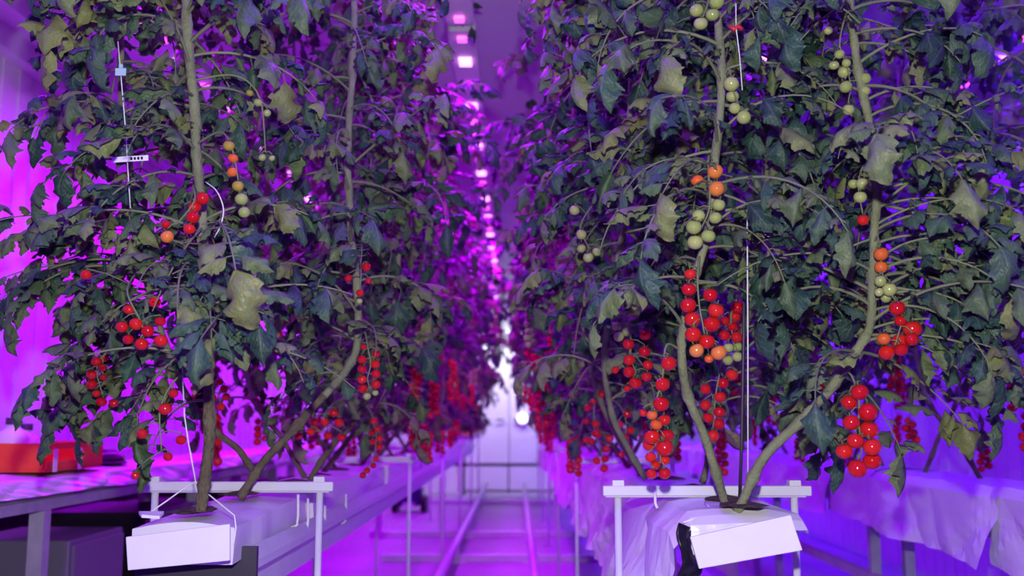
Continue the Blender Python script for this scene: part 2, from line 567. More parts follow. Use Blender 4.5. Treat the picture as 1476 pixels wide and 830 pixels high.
SLAB_L = 0.74
slab_me = [slab_mesh(SLAB_L, s) for s in range(4)]
end_slab_me = slab_mesh(SLAB_L - 0.04, 9, 0.098, 0.070)
hole_me = None
hb = MB()
rnd = random.Random(4)
for k in range(14):
    a = 2 * PI * k / 14
    hb.v.append((0.05 * math.cos(a) * rnd.uniform(.75, 1.15), 0.075 * math.sin(a) * rnd.uniform(.75, 1.15), 0.0))
hb.v.append((0, 0, 0.008))
hb.f = [(k, (k + 1) % 14, 14) for k in range(14)]
hole_me = hb.me('planting_hole', M['medium'])
for i in range(14):
    y = 1.985 + i * (SLAB_L + 0.03)
    lab = ['white film grow slab at the end of the row, tied with twine', 'second white film grow slab along the row, behind the tied one'][i] if i < 2 else 'white film grow slab further along the row'
    o = ob('grow_slab', slab_me[i % 4], None, (XL + (0.006 if i % 2 else -0.004), y, 0.685))
    if i == 0:
        o.data = end_slab_me
        o.location.z -= 0.012
        o.location.y += 0.035
        o.rotation_euler.x = 0.030
    tag(o, lab, 'grow slab', 'white film grow slabs in a row')
    for q in ((0.07, 0.42) if i == 0 else (0.2, 0.55)):
        ob('planting_hole', hole_me, o, (0, q, 0.098))


def board(corners, Y, label, th=0.008):
    pts = [at(px, py, Y) for px, py in corners]
    v = pts + [q + Vector((0, th, 0)) for q in pts]
    f = [(0, 1, 2, 3), (7, 6, 5, 4), (0, 4, 5, 1), (1, 5, 6, 2), (2, 6, 7, 3), (3, 7, 4, 0)]
    c = sum(pts, Vector()) / 4
    o = ob('end_board', mesh('end_board', [q - c for q in v], f, M['board']), None, c)
    bevel(o, 0.0015, 2)
    return tag(o, label, 'board')


board([(181, 774), (184, 822), (331, 808), (331, 755)], 1.965, 'white board closing the end of the slab with twine around it')
# twine tied over the slab
def strand(name, pts, label, cat='twine', rr=0.0016, m='twine', group=None, k=6):
    pts = [Vector(q) for q in pts]
    c = pts[0].copy()
    o = MB().tube([q - c for q in pts], rr, 6).build(name, M[m], None, True, c)
    return tag(o, label, cat, group)


strand('tie_twine', [at(212, 741, 2.06), at(240, 722, 2.08), at(262, 706, 2.1), at(282, 694, 2.12), at(300, 712, 2.08), at(338, 743, 2.03), at(340, 760, 2.02), at(337, 786, 2.02)], 'white twine looped over the end of the first grow slab')
strand('support_twine', [at(262, 520, 2.12), at(266, 600, 2.12), at(272, 640, 2.12), at(282, 694, 2.12)], 'taut white twine rising from the knot over the first grow slab')
# drip stakes
for (px, py, Y, dpx) in ((413, 706, 2.5, -12), (427, 716, 2.62, 4), (458, 716, 2.85, 4), (489, 712, 3.2, 4)):
    a = at(px, py, Y); a.x = XL + 0.118
    strand('drip_stake', [a, a + Vector((0.002, 0, -0.06)), a + Vector((0.0, 0, -0.085)), a + Vector((-0.012, -0.01, -0.09))], 'thin white drip stake hooked on the side of a grow slab', 'stake', 0.0035, 'twine', 'drip stakes on the grow slabs')
# crumpled flap on the first slab
fl_pts = [at(200, 741, 2.04), at(236, 741, 2.04), at(230, 748, 2.0), at(204, 746, 2.0)]
fv = fl_pts + [q + Vector((0, 0, 0.006)) for q in fl_pts]
tag(ob('film_flap', mesh('film_flap', fv, [(3, 2, 1, 0), (4, 5, 6, 7), (0, 1, 5, 4), (1, 2, 6, 5), (2, 3, 7, 6), (3, 0, 4, 7)], M['board'])), 'small folded white film flap on top of the first grow slab', 'flap')


# ------------------------------------------------------------------ film-wrapped gutters
def film_sheet(x, y0, y1, topw, skirt_l, skirt_r, seed, parent, flare=0.06, topz=TOP, nseg=None, crease=0.022, flare_r=None, dip=0.0):
    """one sheet: hem - side - top - side - hem, folded and wavy along the row"""
    L = y1 - y0
    ny = nseg or max(10, int(L / 0.03))
    rnd = random.Random(seed)
    off = rnd.random() * 90
    prof = []
    for i in range(8): prof.append(('l', 1 - i / 8))
    for i in range(9): prof.append(('t', i / 8))
    for i in range(1, 9): prof.append(('r', i / 8))
    n = len(prof)
    v, f = [], []
    slope = rnd.uniform(-0.05, 0.05)
    for j in range(ny + 1):
        t = j / ny
        y = y0 + L * t
        e = (t - 0.5) * slope
        for side, a in prof:
            if side == 't':
                px = x - topw + 2 * topw * a
                pz = topz + 0.008 * math.sin(PI * a) + 0.006 * noise.noise(Vector((px * 14, y * 10, off)))
                pz -= dip * max(0.0, 1 - (y - y0) / 0.07) ** 1.5
                py = y
            else:
                s = -1 if side == 'l' else 1
                sk = (skirt_l if side == 'l' else skirt_r) + e
                fold = abs(noise.noise(Vector((y * 3.2 + a * 0.9, off + s * 9, a * 0.5)))) * 2.2 - 0.35
                fold2 = 1.0 - 3.2 * abs(noise.noise(Vector((y * 6.5 - a * 2.4, off + 40 + s * 5, a * 0.6))))
                px = x + s * (topw + (flare if s < 0 or flare_r is None else flare_r) * (0.25 + 0.75 * a) * (0.5 + 0.5 * fold) + (crease if s < 0 or flare_r is None else 0.0) * fold2 * (0.2 + 0.8 * a) + 0.012)
                pz = topz - dip * max(0.0, 1 - (y - y0) / 0.07) ** 1.5 * (1 - a) - sk * a * (1 + 0.09 * noise.noise(Vector((y * 2.3, off + 70, s))))
                py = y + 0.02 * a * noise.noise(Vector((y * 5, off + 20, a * 3)))
            v.append((px, py, pz))
    for j in range(ny):
        for k in range(n - 1):
            f.append((j * n + k, j * n + k + 1, (j + 1) * n + k + 1, (j + 1) * n + k))
    return ob('film_sheet', mesh('film_sheet', v, f, M['film'], False), parent)


r = thing('film_wrapped_gutter', 'gutter draped in wrinkled white plastic film beside the pipe rails', 'gutter', (0, 0, 0))
MB().box(XR - 0.08, XR + 0.08, 2.5, 12.9, 0.66, 0.755).build('trough', M['grey_metal'], r)
ys = [1.985, 2.75, 3.9, 5.1, 6.4, 7.8, 9.2, 10.6, 11.8, 12.9]
for i in range(len(ys) - 1):
    film_sheet(XR + (0.002 * (i % 3)), ys[i], ys[i + 1] + 0.02, 0.105, 0.285 if i else 0.33, 0.04 if i == 0 else 0.26, 11 + i, r, 0.15 if i == 0 else 0.085, TOP + (0.002 if i % 2 else 0), None, 0.022, 0.01 if i == 0 else 0.05, 0.03 if i == 0 else 0.0)
for q in (2.06, 2.22, 2.62, 3.05, 3.5, 3.95):
    ob('planting_hole', hole_me, r, (XR + 0.01, q, TOP + 0.012)).scale = (1.1, 1.0, 1.2)
# black film lining bulging out at the end
lin = MB()
lp = []
nx, nz = 10, 12
for i in range(nx + 1):
    for j in range(nz + 1):
        u, t = i / nx, j / nz
        q0 = at(979 + 36 * u, 753 + 16 * u + (84 - 18 * u) * t, 1.975)
        q0.y -= 0.018 * math.sin(PI * min(1, t * 1.1)) * math.sin(PI * min(1, u + 0.25)) - 0.03 * u + 0.008 * noise.noise(Vector((u * 5, t * 6, 3)))
        q0.x -= 0.006 * math.sin(t * 7)
        lin.v.append(q0)
n1 = nz + 1
for i in range(nx):
    for j in range(nz):
        lin.f.append((i * n1 + j, i * n1 + j + 1, (i + 1) * n1 + j + 1, (i + 1) * n1 + j))
lo = lin.build('black_lining', M['black'], r, True)
fe = MB()
for i in range(13):
    for j in range(7):
        u, t = i / 12, j / 6
        q0 = at(996 + 140 * u, 757 - 6 * u + 42 * t, 1.986)
        q0.y += 0.006 * noise.noise(Vector((u * 6, t * 4, 8))) - 0.006 * t
        fe.v.append(q0)
for i in range(12):
    for j in range(6):
        fe.f.append((i * 7 + j, i * 7 + j + 1, i * 7 + j + 8, i * 7 + j + 7))
fe.build('film_end', M['film'], r)
sm = lo.modifiers.new('thick', 'SOLIDIFY'); sm.thickness = 0.004
board([(995, 774), (1008, 820), (1157, 793), (1140, 742)], 1.95, 'tilted white board hanging on the end of the film-wrapped gutter')
strand('tie_twine', [at(985, 753, 2.0), at(1010, 744, 2.02), at(1040, 738, 2.05), at(1078, 726, 2.06), at(1106, 742, 2.03)], 'white twine tied across the top of the film-wrapped gutter', rr=0.002)
strand('tie_twine', [at(1016, 724, 2.12), at(1024, 732, 2.1), at(1036, 738, 2.06), at(1047, 743, 2.04)], 'short loose white twine end beside the stems on the film-wrapped gutter', rr=0.002)
strand('support_twine', [at(1077, 300, 2.0), at(1078, 500, 2.02), at(1078, 726, 2.06)], 'taut vertical white twine beside the leaning forked tomato stem', rr=0.0015)
strand('drip_tube', [at(1073, 330, 2.1), at(1072, 480, 2.1), at(1069, 640, 2.1), at(1066, 722, 2.12)], 'thin dark vertical tube behind the taut white twine', 'tube', 0.0035, 'dark_metal')
a = at(944, 706, 2.28)
strand('drip_stake', [a, a + Vector((0, -0.002, -0.03)), a + Vector((0.004, -0.005, -0.04))], 'thin white drip stake pinned into the wrapped film by the stand', 'stake', 0.0035)

r = thing('film_wrapped_gutter', 'gutter draped in broad overlapping plastic sheets along the ribbed wall', 'gutter', (0, 0, 0))
MB().box(XR2 - 0.09, XR2 + 0.09, 1.6, 12.9, 0.60, 0.745).build('trough', M['grey_metal'], r)
ys2 = [1.5, 2.62, 2.98, 4.05, 4.55, 5.8, 7.2, 8.8, 10.4, 12.9]
for i in range(len(ys2) - 1):
    film_sheet(XR2, ys2[i], ys2[i + 1] + 0.05, 0.115 + (0.004 if i % 2 else 0), (0.27, 0.24, 0.22, 0.20, 0.2, 0.2, 0.2, 0.2, 0.2)[i], 0.2, 61 + i, r, 0.10 if i % 2 == 0 else 0.05, TOP - 0.015 + (0.004 if i % 2 else 0), None, 0.007)
for i in range(5):
    y = 2.15 + i * 2.1
    for s in (-1, 1):
        MB().box(XR2 + s * 0.07 - 0.02, XR2 + s * 0.07 + 0.02, y - 0.02, y + 0.02, 0, 0.6).build('leg', M['grey_metal'], r)
MB().box(XR2 - 0.10, XR2 - 0.07, 1.6, 12.9, 0.30, 0.34).build('lower_rail', M['grey_metal'], r)
# low kerb beam and boxes under the far right gutter
o = MB().box(-0.05, 0.05, 1.7, 12.8, 0, 0.14).build('floor_beam', M['pipe'], None, False, (1.0, 0, 0))
tag(o, 'low painted floor beam running between the two film-wrapped gutters', 'beam')
bevel(o, 0.006)

# bench along the left wall
r = thing('film_wrapped_gutter', 'bench gutter under the wall, covered in film and carrying an orange crate', 'gutter', (0, 0, 0))
MB().box(XL2 - 0.15, XL2 + 0.15, 2.2, 12.9, 0.665, 0.70).build('lower_rail', M['grey_metal'], r)
MB().box(XL2 - 0.13, XL2 + 0.13, 2.2, 12.9, 0.70, 0.755).build('trough', M['grey_metal'], r)
ys3 = [2.2, 3.75, 4.9, 6.4, 8.0, 10.0, 12.9]
for i in range(len(ys3) - 1):
    film_sheet(XL2, ys3[i], ys3[i + 1] + 0.03, 0.15, 0.07, 0.055 + 0.02 * (i % 2), 161 + i, r, 0.03, TOP, None, 0.006)
for i in range(6):
    y = 3.4 + i * 1.6
    for s in (-1, 1):
        MB().box(XL2 + s * 0.12 - 0.025, XL2 + s * 0.12 + 0.025, y - 0.025, y + 0.025, 0, 0.665).build('leg', M['grey_metal'], r)
# grey cabinet, and black crates added as the dark shade below the bench
r = thing('cabinet', 'low grey cabinet stored under the film-covered bench', 'cabinet', (XL2 - 0.02, 3.75, 0))
bevel(MB().box(-0.2, 0.2, -0.25, 0.22, 0.02, 0.55).build('body', M['cabinet'], r), 0.006)
d = MB().box(0.2, 0.212, -0.23, 0.2, 0.05, 0.53).build('door', M['cabinet'], r)
MB().box(0.212, 0.225, -0.19, -0.17, 0.25, 0.38).build('handle', M['dark_metal'], d)
for i, (yy, h, lab) in enumerate(((4.42, 0.56, 'black crate added as shade under the bench, next to the grey cabinet'), (5.0, 0.54, 'second black crate added as shade under the bench from the grey cabinet'), (5.6, 0.56, 'third black crate added as shade under the bench from the grey cabinet'), (6.2, 0.54, 'fourth black crate added as shade under the bench from the grey cabinet'), (6.8, 0.55, 'black crate added as shade under the bench, last from the cabinet'))):
    r = thing('shade_crate', lab, 'crate', (XL2, yy, 0), 'black crates added as shade under the bench')  # black boxes added to stand in for the bench's shade
    b = MB().box(-0.2, 0.2, -0.27, 0.27, 0, 0.03)
    b.box(-0.2, -0.185, -0.27, 0.27, 0.03, h).box(0.185, 0.2, -0.27, 0.27, 0.03, h).box(-0.185, 0.185, -0.27, -0.255, 0.03, h).box(-0.185, 0.185, 0.255, 0.27, 0.03, h)
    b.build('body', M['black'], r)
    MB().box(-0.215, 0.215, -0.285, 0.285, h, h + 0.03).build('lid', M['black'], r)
o = bevel(MB().box(-0.003, 0.003, 2.15, 9.0, 0, 0.62).build('shade_sheet', M['black'], None, False, (LX + 0.06, 0, 0)), 0.001)  # black sheet added to darken the shaded wall foot
tag(o, 'black sheet added as shade along the wall foot behind the bench', 'sheet')

# orange crate with jugs on the bench
cy = 3.55
r = thing('orange_crate', 'shallow orange plastic crate standing on the film-covered bench', 'crate', (XL2 + 0.03, cy, TOP + 0.014))
b = MB().box(-0.13, 0.13, -0.22, 0.22, 0, 0.012)
b.build('base', M['orange_plastic'], r)
for s in (-1, 1):
    MB().box(s * 0.13 - 0.006, s * 0.13 + 0.006, -0.22, 0.22, 0.012, 0.035).box(s * 0.13 - 0.006, s * 0.13 + 0.006, 0.06, 0.22, 0.035, 0.095).box(s * 0.13 - 0.006, s * 0.13 + 0.006, -0.22, 0.06, 0.075, 0.095).build('long_side', M['orange_plastic'], r)
    MB().box(-0.124, 0.124, s * 0.22 - 0.006, s * 0.22 + 0.006, 0.012, 0.095).build('short_side', M['orange_plastic'], r)
for q in (-0.17, 0.02):
    MB().box(0.137, 0.141, q - 0.012, q + 0.012, 0.0, 0.075).build('strap', M['twine'], r)
for i, (dx, dy, h, rr) in enumerate(((-0.03, -0.13, 0.15, 0.055), (-0.05, 0.0, 0.13, 0.05), (0.0, -0.62, 0.12, 0.05))):
    z = TOP + 0.026 if i < 2 else TOP + 0.012
    lab = ['white plastic jug with a dark cap standing in the orange crate', 'shorter white plastic jug standing in the orange crate', 'white plastic jug standing on the bench beside the orange crate'][i]
    j = thing('plastic_jug', lab, 'jug', (XL2 + 0.03 + dx, cy + dy, z))
    MB().lathe([(0, 0), (rr * .95, 0), (rr, 0.008), (rr, h * .65), (rr * .8, h * .8), (rr * .4, h * .9), (rr * .38, h)], k=18).build('body', M['jug'], j, True)
    MB().lathe([(rr * .45, h - 0.005), (rr * .45, h + 0.018), (0, h + 0.018)], k=14).build('cap', M['dark_metal'], j, True)
r = thing('dark_bowl', 'dark plastic bowl upturned on the bench behind the orange crate', 'bowl', (XL2, 4.1, TOP + 0.012))
MB().lathe([(0.12, 0), (0.115, 0.03), (0.08, 0.055), (0, 0.06)], k=20).build('shell', M['black'], r, True)
MB().lathe([(0.126, 0.0), (0.126, 0.008), (0.116, 0.01)], k=20).build('rim', M['black'], r, True)

# ------------------------------------------------------------------ tomato plants: leaflets, leaves, trusses
def leaflet_geo(seed, rows, cols, curl=0.0):
    """unit-long tomato leaflet along +Y, blade normal +Z, with a toothed, lobed edge, folded and drooping"""
    rnd = random.Random(seed)
    W = rnd.uniform(0.22, 0.31)
    lob, nl = rnd.uniform(0.12, 0.34), rnd.uniform(3.2, 4.4)
    fold = rnd.uniform(0.0, 1.1)
    droop = rnd.uniform(0.7, 2.3) + curl * 0.8
    tw = rnd.uniform(-0.5, 0.5) * (1 + 2 * curl)
    ph = rnd.random() * 6
    v, f, uv = [], [], []
    # midrib curve in the YZ plane
    y = z = 0.0
    ang = 0.15
    mids = []
    for i in range(rows + 1):
        mids.append((y, z, ang))
        y += math.cos(ang) / rows
        z += math.sin(ang) / rows
        ang -= droop / rows * (0.6 + 0.8 * i / rows)
    for i in range(rows + 1):
        t = i / rows
        my, mz, ma = mids[i]
        base = math.sin(PI * min(1, t ** 0.64)) ** 0.85 if 0 < t < 1 else 0.0
        lobe = 1 + lob * math.cos(2 * PI * nl * t + ph) * (1 - t)
        tooth = lobe * (1 + (0.06 if i % 2 else -0.06) * (1 if 0.1 < t < 0.95 else 0))
        hw = W * base * tooth * (1 - 0.35 * curl) + (0.008 if t < 0.05 else 0.0)
        rl = tw * t + 0.25 * math.sin(ph + t * 5)
        for j in range(cols + 1):
            u = -1 + 2 * j / cols
            x = u * hw
            d = -fold * abs(x) - (0.9 * curl + 0.25) * abs(u) ** 2.2 * hw * 1.1 + 0.06 * math.sin(ph + t * 15 + u * 3) * abs(u) ** 1.5
            sweep = 0.10 * abs(u) * base      # lobes point to the tip
            X = x * math.cos(rl) - d * math.sin(rl)
            D = x * math.sin(rl) + d * math.cos(rl)
            yy = sweep
            v.append((X, my + yy * math.cos(ma) - D * math.sin(ma), mz + yy * math.sin(ma) + D * math.cos(ma)))
            uv.append((0.5 + 0.5 * u, t))
    n = cols + 1
    for i in range(rows):
        for j in range(cols):
            f.append((i * n + j, i * n + j + 1, (i + 1) * n + j + 1, (i + 1) * n + j))
    return v, f, uv


NLF = 20
GEO_HI = [leaflet_geo(s, 18, 6, 0.12 * (s % 5)) for s in range(NLF)]
GEO_HI_DRY = [leaflet_geo(100 + s, 16, 4, 0.9) for s in range(6)]
GEO_LO = [leaflet_geo(s, 10, 4, 0.12 * (s % 5)) for s in range(NLF)]
GEO_LO_DRY = [leaflet_geo(100 + s, 10, 4, 0.9) for s in range(6)]
LFM = [mesh('leaflet', g[0], g[1], M['leaf'], True, g[2]) for g in GEO_HI]
LFM_DRY = [mesh('leaflet', g[0], g[1], M['leaf_dry'], True, g[2]) for g in GEO_HI_DRY]


def leaf_layout(seed, dry=False):
    """a compound leaf growing along +X from the origin: stalk points and a list of leaflets (matrix, index)"""
    rnd = random.Random(seed)
    L = rnd.uniform(0.27, 0.40)
    el = rnd.uniform(-0.15, 0.55)
    bend = rnd.uniform(0.8, 1.7) + (0.6 if dry else 0)
    side = rnd.uniform(-0.6, 0.6)
    pts, dirs = [], []
    p = Vector((0, 0, 0))
    n = 12
    az = 0.0
    for i in range(n + 1):
        pts.append(p.copy())
        d = Vector((math.cos(el) * math.cos(az), math.cos(el) * math.sin(az), math.sin(el)))
        dirs.append(d)
        p = p + d * (L / n)
        el -= bend / n
        az += side / n
    lf = []
    spots = [(0.26, 0.035), (0.38, 0.085), (0.48, 0.035), (0.60, 0.085), (0.70, 0.035), (0.80, 0.075), (0.90, 0.06)]
    if rnd.random() < 0.4:
        spots.pop(2)
    twigs = []
    for t, s in spots:
        for sd in (-1, 1):
            if rnd.random() < 0.08:
                continue
            k = t * n
            i = int(k)
            q = pts[i].lerp(pts[i + 1], k - i)
            d = dirs[i]
            a = math.atan2(d.y, d.x) + sd * rnd.uniform(0.7, 1.35)
            dp = rnd.uniform(-0.3, 1.0) + (0.4 if dry else 0)
            dv = Vector((math.cos(a) * math.cos(dp), math.sin(a) * math.cos(dp), -math.sin(dp)))
            size = s * rnd.uniform(0.7, 1.25)
            stalk = size * rnd.uniform(0.12, 0.35)
            e = q + Vector((dv.x, dv.y, dv.z * 0.4)).normalized() * stalk
            twigs.append((q, e))
            lf.append((e, dv, size, rnd.uniform(-0.7, 0.7)))
    dv = (dirs[-1] + Vector((0, 0, -rnd.uniform(0.2, 0.8)))).normalized()
    lf.append((pts[-1], dv, rnd.uniform(0.08, 0.115), rnd.uniform(-0.4, 0.4)))
    out = []
    for e, dv, size, roll in lf:
        yv = dv.normalized()
        xv = yv.cross(Vector((0, 0, 1)))
        if xv.length < 0.05:
            xv = Vector((1, 0, 0))
        xv.normalize()
        zv = xv.cross(yv)
        m = Matrix((xv, yv, zv)).transposed() @ Matrix.Rotation(roll, 3, 'Y')
        m4 = (m * size).to_4x4()
        m4.translation = e
        out.append((m4, rnd.randrange(1000)))
    return pts, twigs, out


NLEAF = 14
LAYOUT = [leaf_layout(s) for s in range(NLEAF)]
LAYOUT_DRY = [leaf_layout(300 + s, True) for s in range(6)]


BIG = 0.050        # leaflets longer than this are objects of their own, the tiny ones stay on the stalk


def stalk_mesh(lay, geos, m):
    pts, tw, lfs = lay
    b = MB()
    n = len(pts)
    b.tube(pts, [0.0038 * (1 - 0.7 * i / (n - 1)) for i in range(n)], 5, False)
    for q, e in tw:
        b.tube([q, e], 0.0012, 3, False)
    uv = [(0.5, 0.5)] * len(b.v)
    nb = len(b.f)
    for m4, k in lfs:
        if m4.to_scale().x < BIG:
            g = geos[k % len(geos)]
            o = len(b.v)
            b.v += [m4 @ Vector(q) for q in g[0]]
            b.f += [tuple(o + i for i in q) for q in g[1]]
            uv += g[2]
    me = mesh('leaf', b.v, b.f, [M['rachis'], m], True, uv)
    me.polygons.foreach_set('material_index', [0] * nb + [1] * (len(b.f) - nb))
    return me


STALK = [stalk_mesh(l, GEO_LO, M['leaf']) for l in LAYOUT]
STALK_DRY = [stalk_mesh(l, GEO_LO_DRY, M['leaf_dry']) for l in LAYOUT_DRY]


def leaf_joined(lay, geos, m):
    v, f, uv, mi = [], [], [], []
    pts, tw, lfs = lay
    b = MB()
    n = len(pts)
    b.tube(pts, [0.0045 * (1 - 0.7 * i / (n - 1)) for i in range(n)], 4, False)
    v += [tuple(q) for q in b.v]; f += b.f; uv += [(0.5, 0.5)] * len(b.v); mi += [1] * len(b.f)
    for m4, k in lfs:
        g = geos[k % len(geos)]
        o = len(v)
        v += [tuple(m4 @ Vector(q)) for q in g[0]]
        f += [tuple(o + i for i in q) for q in g[1]]
        uv += g[2]
        mi += [0] * len(g[1])
    me = mesh('leaf', v, f, [m, M['rachis']], True, uv)
    me.polygons.foreach_set('material_index', mi)
    return me


LEAFJ = [leaf_joined(l, GEO_LO, M['leaf']) for l in LAYOUT]
LEAFJ_DRY = [leaf_joined(l, GEO_LO_DRY, M['leaf_dry']) for l in LAYOUT_DRY]


# tomato: unit sphere slightly flattened with a calyx star, one mesh per ripeness
def tomato_mesh(color):
    b = MB()
    prof = []
    for i in range(11):
        a = -PI / 2 + PI * i / 10
        rr = math.cos(a)
        z = math.sin(a) * 0.93
        if i >= 9:
            z -= 0.07 * (i - 8)
        prof.append((max(rr, 0.001), z))
    b.lathe(prof, k=16)
    nb = len(b.f)
    for k in range(5):
        a = 2 * PI * k / 5
        d = Vector((math.cos(a), math.sin(a), 0))
        s = Vector((-math.sin(a), math.cos(a), 0))
        n = len(b.v)
        b.v += [d * 0.05 - s * 0.12 + Vector((0, 0, 0.84)), d * 0.05 + s * 0.12 + Vector((0, 0, 0.84)), d * 0.5 - s * 0.10 + Vector((0, 0, 0.90)), d * 0.5 + s * 0.10 + Vector((0, 0, 0.90)), d * 0.95 + Vector((0, 0, 1.02 + 0.1 * (k % 2)))]
        b.f += [(n, n + 2, n + 3, n + 1), (n + 2, n + 4, n + 3)]
    n = len(b.v)
    b.tube([(0, 0, 0.82), (0.05, 0, 1.15), (0.0, 0, 1.35)], 0.09, 5)
    me = b.me('tomato', [M[color], M['calyx']], True)
    me.polygons.foreach_set('material_index', [0] * nb + [1] * (len(b.f) - nb))
    return me


TOM = {c: tomato_mesh(c) for c in ('red', 'orange', 'green', 'olive')}

